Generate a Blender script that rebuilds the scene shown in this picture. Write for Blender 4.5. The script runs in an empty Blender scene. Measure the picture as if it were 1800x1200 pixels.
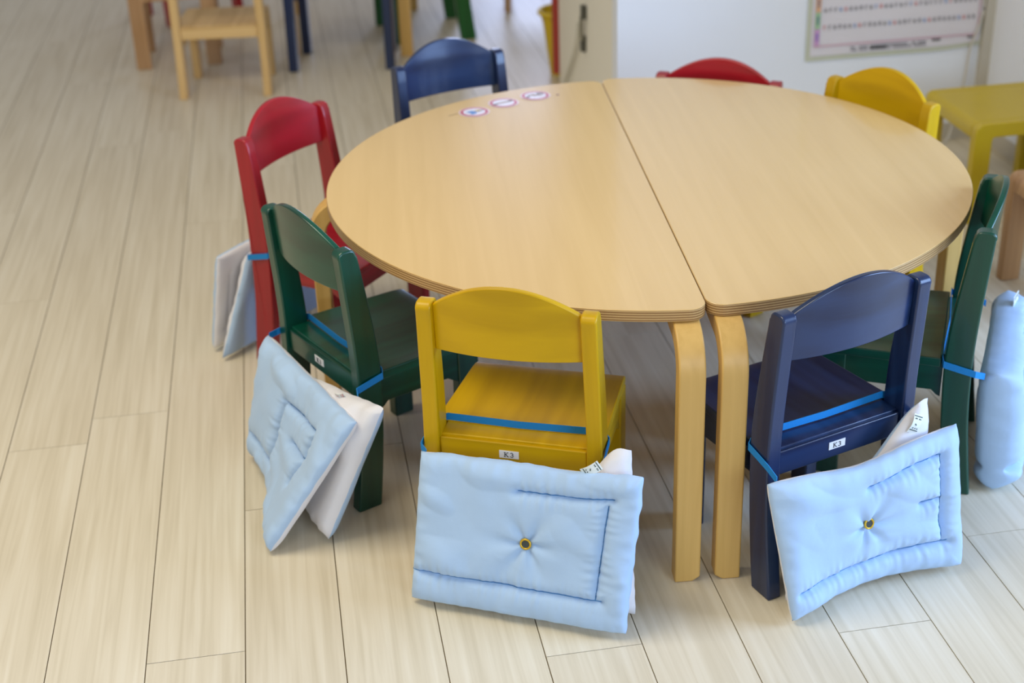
import bpy, bmesh, math, random
import numpy as np
from mathutils import Vector, Matrix
from mathutils import noise as mnoise
random.seed(7)
PI = math.pi
scene = bpy.context.scene
COL = scene.collection

# ------------------------------------------------------------------ camera
CAM_H = 1.4333
PITCH, ROLL = 0.4721, -0.0367
cam_data = bpy.data.cameras.new('camera')
cam = bpy.data.objects.new('camera', cam_data)
COL.objects.link(cam)
cam.matrix_world = Matrix.Translation((0, 0, CAM_H)) @ Matrix.Rotation(PI/2 - PITCH, 4, 'X') @ Matrix.Rotation(ROLL, 4, 'Z')
cam_data.sensor_width = 36.0
cam_data.lens = 2532.8 / 1800 * 36.0
cam_data.clip_start = 0.05
cam_data.dof.use_dof = True
cam_data.dof.focus_distance = 2.2
cam_data.dof.aperture_fstop = 3.3
scene.camera = cam

# ------------------------------------------------------------------ world, lights, exposure
scene.view_settings.view_transform = 'Standard'
scene.view_settings.look = 'None'
scene.view_settings.gamma = 1.0
scene.view_settings.exposure = 0.0
world = bpy.data.worlds.new('room_light'); scene.world = world
world.use_nodes = True
wb = world.node_tree.nodes['Background']
wb.inputs[0].default_value = (0.97, 0.96, 0.97, 1); wb.inputs[1].default_value = 0.34

# room axes: N along the plank ends, U along the planks
PHI = 0.1508
N = Vector((math.cos(PHI), math.sin(PHI), 0)); U = Vector((-math.sin(PHI), math.cos(PHI), 0))
def nu(n, u, z=0.0): return N*n + U*u + Vector((0, 0, z))

def area(name, loc, target, size, size_y, power, color):
    l = bpy.data.lights.new(name, 'AREA'); l.shape = 'RECTANGLE'; l.size = size; l.size_y = size_y
    l.energy = power; l.color = color
    o = bpy.data.objects.new(name, l); COL.objects.link(o); o.location = loc
    d = Vector(target) - Vector(loc)
    o.rotation_euler = d.to_track_quat('-Z', 'Y').to_euler()
    return o
area('ceiling_lamp', (-1.15, 1.8, 2.7), (-1.15, 1.81, 0), 1.6, 1.2, 51, (1.0, 0.89, 0.68))
area('ceiling_lamp', (-1.2, -0.8, 2.7), (-1.2, -0.79, 0), 2.0, 0.9, 20, (1.0, 0.95, 0.88))
area('window_or_fill_light', tuple(nu(3.3, 1.3, 1.35)), tuple(nu(0.9, 3.3, 0.4)), 1.6, 1.5, 122, (0.40, 0.60, 1.0))
area('window_or_fill_light', (2.4, -2.2, 1.7), (0.6, 2.6, 0.3), 2.2, 1.5, 90, (0.60, 0.78, 1.0))  # added cool fill behind the camera to lift the fronts, not a known window
area('window_or_fill_light', (0.25, 9.3, 1.2), (0.1, 5.0, 0.1), 0.9, 1.3, 34, (0.55, 0.66, 1.0))

# ------------------------------------------------------------------ helpers
def srgb(r, g, b):
    f = lambda c: (c/255/12.92) if c/255 <= 0.04045 else ((c/255+0.055)/1.055)**2.4
    return (f(r), f(g), f(b), 1)

def obj(name, bm, mats, parent=None, bevel=0.0, smooth=None, matrix=None):
    me = bpy.data.meshes.new(name)
    bmesh.ops.recalc_face_normals(bm, faces=bm.faces[:])
    bm.to_mesh(me); bm.free()
    if not isinstance(mats, (list, tuple)): mats = [mats]
    for m in mats: me.materials.append(m)
    o = bpy.data.objects.new(name, me); COL.objects.link(o)
    if smooth is not None:
        for p in me.polygons: p.use_smooth = True
        me.set_sharp_from_angle(angle=smooth)
    if bevel:
        md = o.modifiers.new('bevel', 'BEVEL'); md.width = bevel; md.segments = 3
        md.limit_method = 'ANGLE'; md.angle_limit = 0.6
        md.harden_normals = False
    if parent: o.parent = parent
    if matrix is not None: o.matrix_world = matrix
    return o

def thing(name, label, cat, loc=(0, 0, 0), rz=0.0, group=None):
    o = bpy.data.objects.new(name, None); COL.objects.link(o)
    o.empty_display_size = 0.05
    o.location = loc; o.rotation_euler = (0, 0, rz)
    o['label'] = label; o['category'] = cat
    if group: o['group'] = group
    return o
def tag(o, label, cat, group=None):
    o['label'] = label; o['category'] = cat
    if group: o['group'] = group
    return o
def struct(o): o['kind'] = 'structure'; return o

def prism(bm, pts, axis, a, b):
    """closed outline pts (2d) extruded along axis ('x','y','z') from a to b"""
    def P(p, t):
        return {'x': (t, p[0], p[1]), 'y': (p[0], t, p[1]), 'z': (p[0], p[1], t)}[axis]
    va = [bm.verts.new(P(p, a)) for p in pts]; vb = [bm.verts.new(P(p, b)) for p in pts]
    n = len(pts)
    fa = bm.faces.new(va); fb = bm.faces.new(vb[::-1]); sides = []
    for i in range(n):
        sides.append(bm.faces.new((va[i], vb[i], vb[(i+1) % n], va[(i+1) % n])))
    return fa, fb, sides
def box(bm, x0, x1, y0, y1, z0, z1):
    return prism(bm, [(x0, y0), (x1, y0), (x1, y1), (x0, y1)], 'z', z0, z1)
def arc(cx, cy, r, a0, a1, n):
    return [(cx + r*math.cos(a0+(a1-a0)*i/n), cy + r*math.sin(a0+(a1-a0)*i/n)) for i in range(n+1)]
def catmull(pts, n=6):
    out = []
    P = [pts[0]] + list(pts) + [pts[-1]]
    for i in range(1, len(P)-2):
        p0, p1, p2, p3 = [np.array(P[j], float) for j in (i-1, i, i+1, i+2)]
        for k in range(n):
            t = k/n
            out.append(tuple(0.5*((2*p1)+(-p0+p2)*t+(2*p0-5*p1+4*p2-p3)*t*t+(-p0+3*p1-3*p2+p3)*t**3)))
    out.append(tuple(float(v) for v in pts[-1]))
    return out
def tube(bm, pts, r, seg=8):
    pts = [Vector(p) for p in pts]; rings = []
    for i, p in enumerate(pts):
        t = (pts[min(i+1, len(pts)-1)] - pts[max(i-1, 0)]).normalized()
        a = t.cross(Vector((0, 0, 1)));
        if a.length < 1e-3: a = Vector((1, 0, 0))
        a.normalize(); b = t.cross(a)
        rings.append([bm.verts.new(p + (a*math.cos(2*PI*k/seg)+b*math.sin(2*PI*k/seg))*r) for k in range(seg)])
    for i in range(len(rings)-1):
        for k in range(seg):
            bm.faces.new((rings[i][k], rings[i][(k+1) % seg], rings[i+1][(k+1) % seg], rings[i+1][k]))
    bm.faces.new(rings[0][::-1]); bm.faces.new(rings[-1])

# ------------------------------------------------------------------ materials
def nodemat(name):
    m = bpy.data.materials.new(name); m.use_nodes = True
    nt = m.node_tree; b = nt.nodes['Principled BSDF']
    return m, nt, b
def plain(name, col, rough=0.5, noise=0.06, scale=30, spec=0.5, metal=0.0, coat=0.0, bump=0.0):
    m, nt, b = nodemat(name)
    tc = nt.nodes.new('ShaderNodeTexCoord'); no = nt.nodes.new('ShaderNodeTexNoise')
    no.inputs['Scale'].default_value = scale; no.inputs['Detail'].default_value = 4
    nt.links.new(tc.outputs['Object'], no.inputs['Vector'])
    mx = nt.nodes.new('ShaderNodeMix'); mx.data_type = 'RGBA'
    mx.inputs['A'].default_value = tuple(c*(1-noise) for c in col[:3])+(1,)
    mx.inputs['B'].default_value = tuple(min(1, c*(1+noise)) for c in col[:3])+(1,)
    nt.links.new(no.outputs['Fac'], mx.inputs['Factor'])
    nt.links.new(mx.outputs['Result'], b.inputs['Base Color'])
    b.inputs['Roughness'].default_value = rough; b.inputs['Metallic'].default_value = metal
    b.inputs['Specular IOR Level'].default_value = spec
    b.inputs['Coat Weight'].default_value = coat
    if bump:
        bp = nt.nodes.new('ShaderNodeBump'); bp.inputs['Strength'].default_value = bump; bp.inputs['Distance'].default_value = 0.002
        nt.links.new(no.outputs['Fac'], bp.inputs['Height']); nt.links.new(bp.outputs['Normal'], b.inputs['Normal'])
    return m
def wood(name, dark, light, stretch=(60, 60, 2.2), rough=0.35, figure=0.5, rot=(0, 0, 0), bump=0.15, coat=0.0, fine=0.5):
    """stained or bare wood with long grain; stretch gives the noise scale along object x, y, z"""
    m, nt, b = nodemat(name)
    tc = nt.nodes.new('ShaderNodeTexCoord'); mp = nt.nodes.new('ShaderNodeMapping')
    mp.inputs['Scale'].default_value = stretch; mp.inputs['Rotation'].default_value = rot
    nt.links.new(tc.outputs['Object'], mp.inputs['Vector'])
    no = nt.nodes.new('ShaderNodeTexNoise'); no.inputs['Scale'].default_value = 1.0; no.inputs['Detail'].default_value = 6
    no.inputs['Distortion'].default_value = 0.6
    nt.links.new(mp.outputs[0], no.inputs['Vector'])
    # broad figure rings
    mp2 = nt.nodes.new('ShaderNodeMapping'); mp2.inputs['Scale'].default_value = tuple(s*0.22 for s in stretch); mp2.inputs['Rotation'].default_value = rot
    nt.links.new(tc.outputs['Object'], mp2.inputs['Vector'])
    n2 = nt.nodes.new('ShaderNodeTexNoise'); n2.inputs['Scale'].default_value = 1.0; n2.inputs['Detail'].default_value = 1
    nt.links.new(mp2.outputs[0], n2.inputs['Vector'])
    mul = nt.nodes.new('ShaderNodeMath'); mul.operation = 'MULTIPLY'; mul.inputs[1].default_value = 28
    nt.links.new(n2.outputs['Fac'], mul.inputs[0])
    sn = nt.nodes.new('ShaderNodeMath'); sn.operation = 'SINE'; nt.links.new(mul.outputs[0], sn.inputs[0])
    m1 = nt.nodes.new('ShaderNodeMath'); m1.operation = 'MULTIPLY_ADD'; m1.inputs[1].default_value = 0.5*figure; m1.inputs[2].default_value = 0.5
    nt.links.new(sn.outputs[0], m1.inputs[0])
    mix = nt.nodes.new('ShaderNodeMix'); mix.data_type = 'FLOAT'; mix.inputs['Factor'].default_value = fine
    nt.links.new(m1.outputs[0], mix.inputs['A']); nt.links.new(no.outputs['Fac'], mix.inputs['B'])
    rp = nt.nodes.new('ShaderNodeValToRGB')
    rp.color_ramp.elements[0].position = 0.3; rp.color_ramp.elements[0].color = dark
    rp.color_ramp.elements[1].position = 0.7; rp.color_ramp.elements[1].color = light
    nt.links.new(mix.outputs['Result'], rp.inputs['Fac'])
    nt.links.new(rp.outputs['Color'], b.inputs['Base Color'])
    b.inputs['Roughness'].default_value = rough
    b.inputs['Coat Weight'].default_value = coat; b.inputs['Coat Roughness'].default_value = 0.09
    if bump:
        bp = nt.nodes.new('ShaderNodeBump'); bp.inputs['Strength'].default_value = bump; bp.inputs['Distance'].default_value = 0.001
        nt.links.new(no.outputs['Fac'], bp.inputs['Height']); nt.links.new(bp.outputs['Normal'], b.inputs['Normal'])
    return m

PAINT = {
 'yellow': (srgb(186, 146, 0), srgb(204, 162, 2)),
 'blue':   (srgb(6, 24, 60), srgb(26, 48, 88)),
 'green':  (srgb(0, 54, 40), srgb(2, 74, 56)),
 'red':    (srgb(140, 8, 22), srgb(165, 14, 30)),
 'bright_green': (srgb(0, 78, 26), srgb(0, 100, 34)),
 'beech':  (srgb(196, 158, 96), srgb(220, 184, 124)),
 'tan':    (srgb(166, 126, 84), srgb(190, 150, 106)),
}
M = {}
for k, (d, l) in PAINT.items():
    gl = k in ('beech', 'tan')
    M[k+'_z'] = wood(k+' wood upright', d, l, (70, 70, 3), 0.33 if not gl else 0.45, 0.35, bump=0.12, coat=0.25 if not gl else 0)
    M[k+'_x'] = wood(k+' wood across', d, l, (3, 70, 45), 0.30 if not gl else 0.45, 0.8, bump=0.10, coat=0.25 if not gl else 0)
    M[k+'_y'] = wood(k+' wood lengthwise', d, l, (60, 3, 60), 0.30 if not gl else 0.45, 0.5, bump=0.10, coat=0.25 if not gl else 0)
for k in ('yellow_x', 'yellow_y', 'yellow_z'):
    b_ = M[k].node_tree.nodes['Principled BSDF']; b_.inputs['Coat Weight'].default_value = 0.05; b_.inputs['Specular IOR Level'].default_value = 0.3; b_.inputs['Roughness'].default_value = 0.38
M['leg'] = wood('bent beech', srgb(198, 156, 82), srgb(222, 182, 108), (60, 60, 3), 0.42, 0.2)
M['top'] = wood('beech tabletop', srgb(214, 178, 113), srgb(225, 190, 127), (45, 2.0, 45), 0.30, 0.15, rot=(0, 0, 0), bump=0.02, coat=0.45, fine=0.55)

def ply():
    m, nt, b = nodemat('plywood edge')
    tc = nt.nodes.new('ShaderNodeTexCoord'); sp = nt.nodes.new('ShaderNodeSeparateXYZ')
    nt.links.new(tc.outputs['Object'], sp.inputs[0])
    mu = nt.nodes.new('ShaderNodeMath'); mu.operation = 'MULTIPLY'; mu.inputs[1].default_value = 2*PI/0.0042
    nt.links.new(sp.outputs['Z'], mu.inputs[0])
    sn = nt.nodes.new('ShaderNodeMath'); sn.operation = 'SINE'; nt.links.new(mu.outputs[0], sn.inputs[0])
    rp = nt.nodes.new('ShaderNodeValToRGB'); rp.color_ramp.elements[0].position = 0.0
    rp.color_ramp.elements[0].color = srgb(150, 112, 66); rp.color_ramp.elements[1].position = 0.75
    rp.color_ramp.elements[1].color = srgb(208, 172, 116)
    nt.links.new(sn.outputs[0], rp.inputs['Fac']); nt.links.new(rp.outputs['Color'], b.inputs['Base Color'])
    b.inputs['Roughness'].default_value = 0.4
    return m
M['ply'] = ply()

def fabric(name, col, rough=0.85):
    m, nt, b = nodemat(name)
    tc = nt.nodes.new('ShaderNodeTexCoord')
    n1 = nt.nodes.new('ShaderNodeTexNoise'); n1.inputs['Scale'].default_value = 14; n1.inputs['Detail'].default_value = 3
    n2 = nt.nodes.new('ShaderNodeTexNoise'); n2.inputs['Scale'].default_value = 900; n2.inputs['Detail'].default_value = 1
    n3 = nt.nodes.new('ShaderNodeTexNoise'); n3.inputs['Scale'].default_value = 60; n3.inputs['Detail'].default_value = 2
    for n in (n1, n2, n3): nt.links.new(tc.outputs['Object'], n.inputs['Vector'])
    mx = nt.nodes.new('ShaderNodeMix'); mx.data_type = 'RGBA'
    mx.inputs['A'].default_value = tuple(c*0.93 for c in col[:3])+(1,); mx.inputs['B'].default_value = tuple(min(1, c*1.05) for c in col[:3])+(1,)
    nt.links.new(n1.outputs['Fac'], mx.inputs['Factor']); nt.links.new(mx.outputs['Result'], b.inputs['Base Color'])
    ad = nt.nodes.new('ShaderNodeMath'); ad.operation = 'MULTIPLY_ADD'; ad.inputs[1].default_value = 0.25
    nt.links.new(n2.outputs['Fac'], ad.inputs[0]); nt.links.new(n3.outputs['Fac'], ad.inputs[2])
    bp = nt.nodes.new('ShaderNodeBump'); bp.inputs['Strength'].default_value = 0.25; bp.inputs['Distance'].default_value = 0.002
    nt.links.new(ad.outputs[0], bp.inputs['Height']); nt.links.new(bp.outputs['Normal'], b.inputs['Normal'])
    b.inputs['Roughness'].default_value = rough; b.inputs['Sheen Weight'].default_value = 0.15
    return m
M['fab_blue'] = fabric('light blue cotton', srgb(172, 200, 232))
M['fab_white'] = fabric('white cotton', srgb(226, 226, 232))
M['stitch'] = plain('blue stitching', srgb(70, 128, 180), 0.9)
M['elastic'] = plain('bright blue elastic', srgb(8, 128, 202), 0.7, 0.08, 400, bump=0.2)
M['paper'] = plain('white label paper', srgb(238, 238, 240), 0.6, 0.02)
M['ink'] = plain('dark ink', srgb(40, 44, 52), 0.7, 0.02)
M['brass'] = plain('brass', srgb(214, 174, 52), 0.35, 0.05, metal=0.55)
M['hole'] = plain('dark mesh cloth', srgb(62, 68, 66), 0.8)
M['tagcloth'] = plain('white satin tag', srgb(228, 232, 226), 0.5, 0.03)
M['taggreen'] = plain('dark green print', srgb(20, 52, 34), 0.7, 0.02)
M['tagred'] = plain('red print', srgb(200, 60, 40), 0.7, 0.02)
M['wallpaint'] = plain('white wall paint', srgb(238, 243, 252), 0.6, 0.015, 3, bump=0.02)
M['beigewall'] = plain('cream painted side', srgb(244, 240, 226), 0.6, 0.02, 3)
M['trim'] = plain('cream trim', srgb(196, 190, 176), 0.6, 0.02)
M['base'] = plain('pale baseboard', srgb(196, 190, 176), 0.5, 0.03)

# ------------------------------------------------------------------ floor
def floor_mat():
    m, nt, b = nodemat('pale plank floor')
    at = nt.nodes.new('ShaderNodeAttribute'); at.attribute_name = 'plank'
    tc = nt.nodes.new('ShaderNodeTexCoord')
    mp = nt.nodes.new('ShaderNodeMapping'); mp.inputs['Rotation'].default_value = (0, 0, -PHI)
    nt.links.new(tc.outputs['Object'], mp.inputs['Vector'])
    of = nt.nodes.new('ShaderNodeVectorMath'); of.operation = 'MULTIPLY_ADD'
    of.inputs[1].default_value = (13.7, 31.1, 0)
    nt.links.new(at.outputs['Color'], of.inputs[0]); nt.links.new(mp.outputs[0], of.inputs[2])
    sc = nt.nodes.new('ShaderNodeVectorMath'); sc.operation = 'MULTIPLY'; sc.inputs[1].default_value = (75, 2.2, 1)
    nt.links.new(of.outputs[0], sc.inputs[0])
    n1 = nt.nodes.new('ShaderNodeTexNoise'); n1.inputs['Scale'].default_value = 1; n1.inputs['Detail'].default_value = 5
    n1.inputs['Distortion'].default_value = 0.5
    nt.links.new(sc.outputs[0], n1.inputs['Vector'])
    sc2 = nt.nodes.new('ShaderNodeVectorMath'); sc2.operation = 'MULTIPLY'; sc2.inputs[1].default_value = (9, 0.8, 1)
    nt.links.new(of.outputs[0], sc2.inputs[0])
    n2 = nt.nodes.new('ShaderNodeTexNoise'); n2.inputs['Scale'].default_value = 1; n2.inputs['Detail'].default_value = 2
    nt.links.new(sc2.outputs[0], n2.inputs['Vector'])
    r1 = nt.nodes.new('ShaderNodeValToRGB')
    r1.color_ramp.elements[0].position = 0.30; r1.color_ramp.elements[0].color = srgb(207, 196, 171)
    r1.color_ramp.elements[1].position = 0.52; r1.color_ramp.elements[1].color = srgb(219, 209, 186)
    e = r1.color_ramp.elements.new(0.75); e.color = srgb(227, 219, 199)
    nt.links.new(n1.outputs['Fac'], r1.inputs['Fac'])
    r2 = nt.nodes.new('ShaderNodeValToRGB')
    r2.color_ramp.elements[0].position = 0.3; r2.color_ramp.elements[0].color = (0.95, 0.94, 0.925, 1)
    r2.color_ramp.elements[1].position = 0.7; r2.color_ramp.elements[1].color = (1.0, 1.0, 1.0, 1)
    nt.links.new(n2.outputs['Fac'], r2.inputs['Fac'])
    mu = nt.nodes.new('ShaderNodeMix'); mu.data_type = 'RGBA'; mu.blend_type = 'MULTIPLY'; mu.inputs['Factor'].default_value = 1
    nt.links.new(r1.outputs['Color'], mu.inputs['A']); nt.links.new(r2.outputs['Color'], mu.inputs['B'])
    sp = nt.nodes.new('ShaderNodeSeparateColor'); nt.links.new(at.outputs['Color'], sp.inputs[0])
    r3 = nt.nodes.new('ShaderNodeValToRGB')
    r3.color_ramp.elements[0].color = (0.955, 0.945, 0.93, 1); r3.color_ramp.elements[1].color = (1, 1, 1, 1)
    nt.links.new(sp.outputs[0], r3.inputs['Fac'])
    mu2 = nt.nodes.new('ShaderNodeMix'); mu2.data_type = 'RGBA'; mu2.blend_type = 'MULTIPLY'; mu2.inputs['Factor'].default_value = 1
    nt.links.new(mu.outputs['Result'], mu2.inputs['A']); nt.links.new(r3.outputs['Color'], mu2.inputs['B'])
    nt.links.new(mu2.outputs['Result'], b.inputs['Base Color'])
    b.inputs['Roughness'].default_value = 0.42
    bp = nt.nodes.new('ShaderNodeBump'); bp.inputs['Strength'].default_value = 0.08; bp.inputs['Distance'].default_value = 0.001
    nt.links.new(n1.outputs['Fac'], bp.inputs['Height']); nt.links.new(bp.outputs['Normal'], b.inputs['Normal'])
    return m
def build_floor():
    W = 0.1515; OFF = -0.1589; L = 1.818; G = 0.0009
    joints = {-1: 1.828, -3: 2.534, -2: 2.631, -4: 3.246, 0: 2.226, 3: 1.718, 6: 1.681, 8: 1.880}
    bm = bmesh.new(); tints = []
    rnd = random.Random(3)
    ULO, UHI = -3.0, 9.6
    for k in range(-32, 22):
        j = joints.get(k, rnd.uniform(0, L) if k not in (1, 2, 4, 5, 7) else rnd.choice((2.55, 2.9, 2.4, 2.75)))
        j0 = j - math.ceil((j-ULO)/L)*L
        u = j0
        while u < UHI:
            a, b_ = max(u, ULO)+G*0.8, min(u+L, UHI)-G*0.8
            if b_ > a:
                n0, n1 = OFF+k*W+G, OFF+(k+1)*W-G
                c = [nu(n0, a), nu(n1, a), nu(n1, b_), nu(n0, b_)]
                vt = [bm.verts.new(p) for p in c]; vb = [bm.verts.new(p-Vector((0, 0, 0.003))) for p in c]
                bm.faces.new(vt)
                for i in range(4): bm.faces.new((vt[i], vb[i], vb[(i+1) % 4], vt[(i+1) % 4]))
                t = rnd.random(), rnd.random(), rnd.random(); tints += [t]*5
            u += L
    c = [nu(OFF-32*W, ULO, -0.0025), nu(OFF+22*W, ULO, -0.0025), nu(OFF+22*W, UHI, -0.0025), nu(OFF-32*W, UHI, -0.0025)]
    f = bm.faces.new([bm.verts.new(p) for p in c]); f.material_index = 1; tints.append((0, 0, 0))
    me = bpy.data.meshes.new('floor'); bm.to_mesh(me); bm.free()
    ca = me.color_attributes.new('plank', 'FLOAT_COLOR', 'CORNER')
    for p, t in zip(me.polygons, tints):
        for li in p.loop_indices: ca.data[li].color = (*t, 1)
    me.materials.append(floor_mat()); me.materials.append(plain('dark seam', srgb(120, 108, 84), 0.8))
    o = bpy.data.objects.new('floor', me); COL.objects.link(o); struct(o)
build_floor()

# ------------------------------------------------------------------ walls
WU = 3.7696; WN0 = 0.893; WN1 = 1.978; DEEP = 4.60
def wall(name, a, b, thick_dir, t, z1, mat, z0=0.0):
    bm = bmesh.new(); d = thick_dir*t
    pts = [a, b, b+d, a+d]
    prism(bm, [(p.x, p.y) for p in pts], 'z', z0, z1)
    return struct(obj(name, bm, mat))
wall('wall_back', nu(WN0, WU), nu(WN1+0.1, WU), U, 0.06, 2.6, M['wallpaint'])
wall('wall_right', nu(WN1, WU), nu(WN1, 2.45), N, 0.06, 2.6, M['wallpaint'])
wall('trim_1', nu(WN1-0.028, WU), nu(WN1, WU), -U, 0.02, 2.6, M['trim'])
wall('baseboard_back', nu(WN0, WU), nu(WN1-0.03, WU), -U, 0.006, 0.05, M['base'])
wall('baseboard_right', nu(WN1, WU-0.02), nu(WN1, 2.45), -N, 0.006, 0.05, M['base'])
d1 = wall('door_1', nu(WN0, WU+0.06), nu(WN0, DEEP), N, 0.05, 2.6, M['beigewall'])
# long dark pull handle recessed in the cream side
bm = bmesh.new()
q0, q1, q2 = nu(WN0-0.006, 4.165, 0.36), nu(WN0-0.022, 4.165, 0.30), nu(WN0-0.006, 4.165, 0.235)
def obox(bm, c, hn, hu, hz):
    pts = [c+N*sn*hn+U*su*hu for sn, su in ((-1, -1), (1, -1), (1, 1), (-1, 1))]
    prism(bm, [(p.x, p.y) for p in pts], 'z', c.z-hz, c.z+hz)
obox(bm, nu(WN0-0.008, 4.17, 0.350), 0.008, 0.012, 0.020)
obox(bm, nu(WN0-0.008, 4.18, 0.252), 0.008, 0.010, 0.024)
hd = obj('door_handle', bm, plain('dark grey metal', srgb(78, 78, 70), 0.4), d1, bevel=0.002)
bm = bmesh.new(); obox(bm, nu(WN0-0.014, 4.175, 0.30), 0.004, 0.009, 0.035)
obj('grip', bm, plain('grey brown metal', srgb(132, 128, 112), 0.4), hd)
bm = bmesh.new()
tube(bm, [tuple(p) for p in catmull([nu(WN0-0.012, 4.22, 0.31), nu(WN0-0.012, 4.26, 0.23), nu(WN0-0.012, 4.33, 0.16), nu(WN0-0.012, 4.44, 0.065), nu(WN0-0.012, 4.48, 0.012)], 5)], 0.006)
tag(obj('cord', bm, plain('white cord', srgb(214, 212, 200), 0.5), None, smooth=1.0), 'pale cord hanging down the cream door side below the dark handle', 'cord')
# red panel edge and yellow bin past the far end of the block
bm = bmesh.new(); pts = [nu(WN0-0.018, DEEP+0.005), nu(WN0+0.05, DEEP+0.005), nu(WN0+0.05, DEEP+0.03), nu(WN0-0.018, DEEP+0.03)]
prism(bm, [(p.x, p.y) for p in pts], 'z', 0.035, 0.95)
tag(obj('red_board', bm, plain('red painted board', srgb(168, 60, 52), 0.5), bevel=0.002), 'narrow red board edge standing at the far end of the cream door side', 'board')
bin_t = thing('waste_bin', 'yellow tapered plastic bin on the floor behind the red board', 'bin', nu(WN0+0.045, DEEP+0.135))
bm = bmesh.new(); seg = 28
prof = [(0.050, 0.0), (0.072, 0.17), (0.082, 0.212), (0.080, 0.212), (0.068, 0.165), (0.046, 0.006)]
rings = [[bm.verts.new((r*math.cos(2*PI*k/seg), r*math.sin(2*PI*k/seg), z)) for k in range(seg)] for r, z in prof]
for i in range(len(rings)-1):
    for k in range(seg): bm.faces.new((rings[i][k], rings[i][(k+1) % seg], rings[i+1][(k+1) % seg], rings[i+1][k]))
bm.faces.new(rings[0][::-1]); bm.faces.new(rings[-1])
ym = plain('yellow plastic', srgb(214, 184, 8), 0.35)
obj('body', bm, ym, bin_t, smooth=0.8)
bm = bmesh.new(); tube(bm, [(0.084*math.cos(2*PI*k/24), 0.084*math.sin(2*PI*k/24), 0.212) for k in range(25)], 0.008)
obj('rim', bm, ym, bin_t, smooth=1.0)
# far wall with a bright window (lights the far floor)
fw = wall('wall_far', nu(-4.5, 9.55), nu(3.2, 9.55), U, 0.05, 0.9, M['wallpaint'])
wall('wall_left', nu(-4.9, -3), nu(-4.9, 9.5), -N, 0.05, 2.6, M['beigewall'])

# ------------------------------------------------------------------ wall calendar
cal = thing('wall_calendar', 'white yearly chart with coloured month tabs taped low on the back wall', 'calendar', nu(0, 0, 0))
cal.rotation_euler = (0, 0, PHI)     # local x = N, local y = U
YF = WU-0.004
def sheet(name, x0, x1, z0, z1, y, mat, parent, thick=0.001, bow=0.0, nx=1, curl=0.0):
    bm = bmesh.new(); g = []
    nz = 8 if (bow or curl) else 1
    for s in (0, 1):
        gg = []
        for i in range(nx+1):
            row = []
            for j in range(nz+1):
                x = x0+(x1-x0)*i/nx; z = z0+(z1-z0)*j/nz
                yy = y-thick*s
                a = i/nx
                if bow: yy -= bow*(0.5+0.5*math.sin(a*7+1.0+z*9))*(0.4+0.6*(1-j/nz))
                if curl: z += curl*max(0, a-0.72)**1.6*(1-j/nz)*6
                row.append(bm.verts.new((x, yy, z)))
            gg.append(row)
        g.append(gg)
    for s in (0, 1):
        for i in range(nx):
            for j in range(nz):
                bm.faces.new((g[s][i][j], g[s][i+1][j], g[s][i+1][j+1], g[s][i][j+1]))
    def edge(l0, l1):
        for a in range(len(l0)-1): bm.faces.new((l0[a], l0[a+1], l1[a+1], l1[a]))
    edge([g[0][i][0] for i in range(nx+1)], [g[1][i][0] for i in range(nx+1)])
    edge([g[0][i][-1] for i in range(nx+1)], [g[1][i][-1] for i in range(nx+1)])
    edge(g[0][0], g[1][0]); edge(g[0][-1], g[1][-1])
    return obj(name, bm, mat, parent, smooth=0.9)
sheet('sleeve', 1.431, 1.950, 0.268, 0.96, YF, plain('pale green clear sleeve', srgb(206, 210, 190), 0.25, 0.02), cal, 0.0008, 0.001, 24, 0.012)
chart = sheet('chart', 1.442, 1.945, 0.282, 0.95, YF-0.0035, plain('glossy white chart', srgb(226, 222, 228), 0.3, 0.015), cal, 0.0008, 0.001, 24, 0.010)
yp = YF-0.0085
chart_bm = bmesh.new(); chart_bm.from_mesh(chart.data); chart_mats = [chart.data.materials[0]]
def flat(name, rects, mat, parent):
    if mat not in chart_mats: chart_mats.append(mat); chart.data.materials.append(mat)
    k = chart_mats.index(mat)
    for (x0, x1, z0, z1) in rects:
        fa, fb, sd = box(chart_bm, x0, x1, yp-0.0004, yp, z0, z1)
        for f in [fa, fb]+sd: f.material_index = k
tabs = [(0.325, 0.400, srgb(206, 160, 206), srgb(96, 90, 190)), (0.400, 0.470, srgb(166, 200, 160), srgb(50, 100, 140)), (0.470, 0.545, srgb(226, 180, 140), srgb(80, 80, 130)), (0.545, 0.62, srgb(230, 210, 130), srgb(80, 80, 130))]
z0 = 0.313; tb = []
for i, (c, t) in enumerate(((srgb(206, 160, 206), srgb(96, 90, 190)), (srgb(160, 196, 156), srgb(50, 100, 140)), (srgb(224, 178, 138), srgb(80, 80, 130)), (srgb(228, 208, 130), srgb(80, 80, 130)), (srgb(150, 190, 220), srgb(60, 70, 140)))):
    za = z0+i*0.047; zb = za+0.046
    tab = flat('month_tab', [(1.451, 1.465, za, zb)], plain('tab colour', c, 0.5, 0.02), chart)
yp -= 0.0006
for i in range(5):
    za = z0+i*0.047
    flat('tab_print', [(1.4560, 1.4600, za+0.014, za+0.022), (1.4555, 1.4605, za+0.024, za+0.034)], plain('tab ink', (srgb(96, 90, 190), srgb(50, 100, 140), srgb(80, 80, 130))[i % 3], 0.6), chart)
yp += 0.0006
flat('border', [(1.451, 1.934, 0.309, 0.3105), (1.451, 1.934, 0.3118, 0.3130), (1.9325, 1.9345, 0.309, 0.9)], plain('pink border ink', srgb(206, 150, 168), 0.6), chart)
rnd = random.Random(5)
cols = {'grey': plain('grey print', srgb(120, 118, 126), 0.6), 'red': plain('pale red print', srgb(214, 120, 124), 0.6), 'blue': plain('pale blue print', srgb(120, 156, 206), 0.6)}
rects = {'grey': [], 'red': [], 'blue': []}
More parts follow.
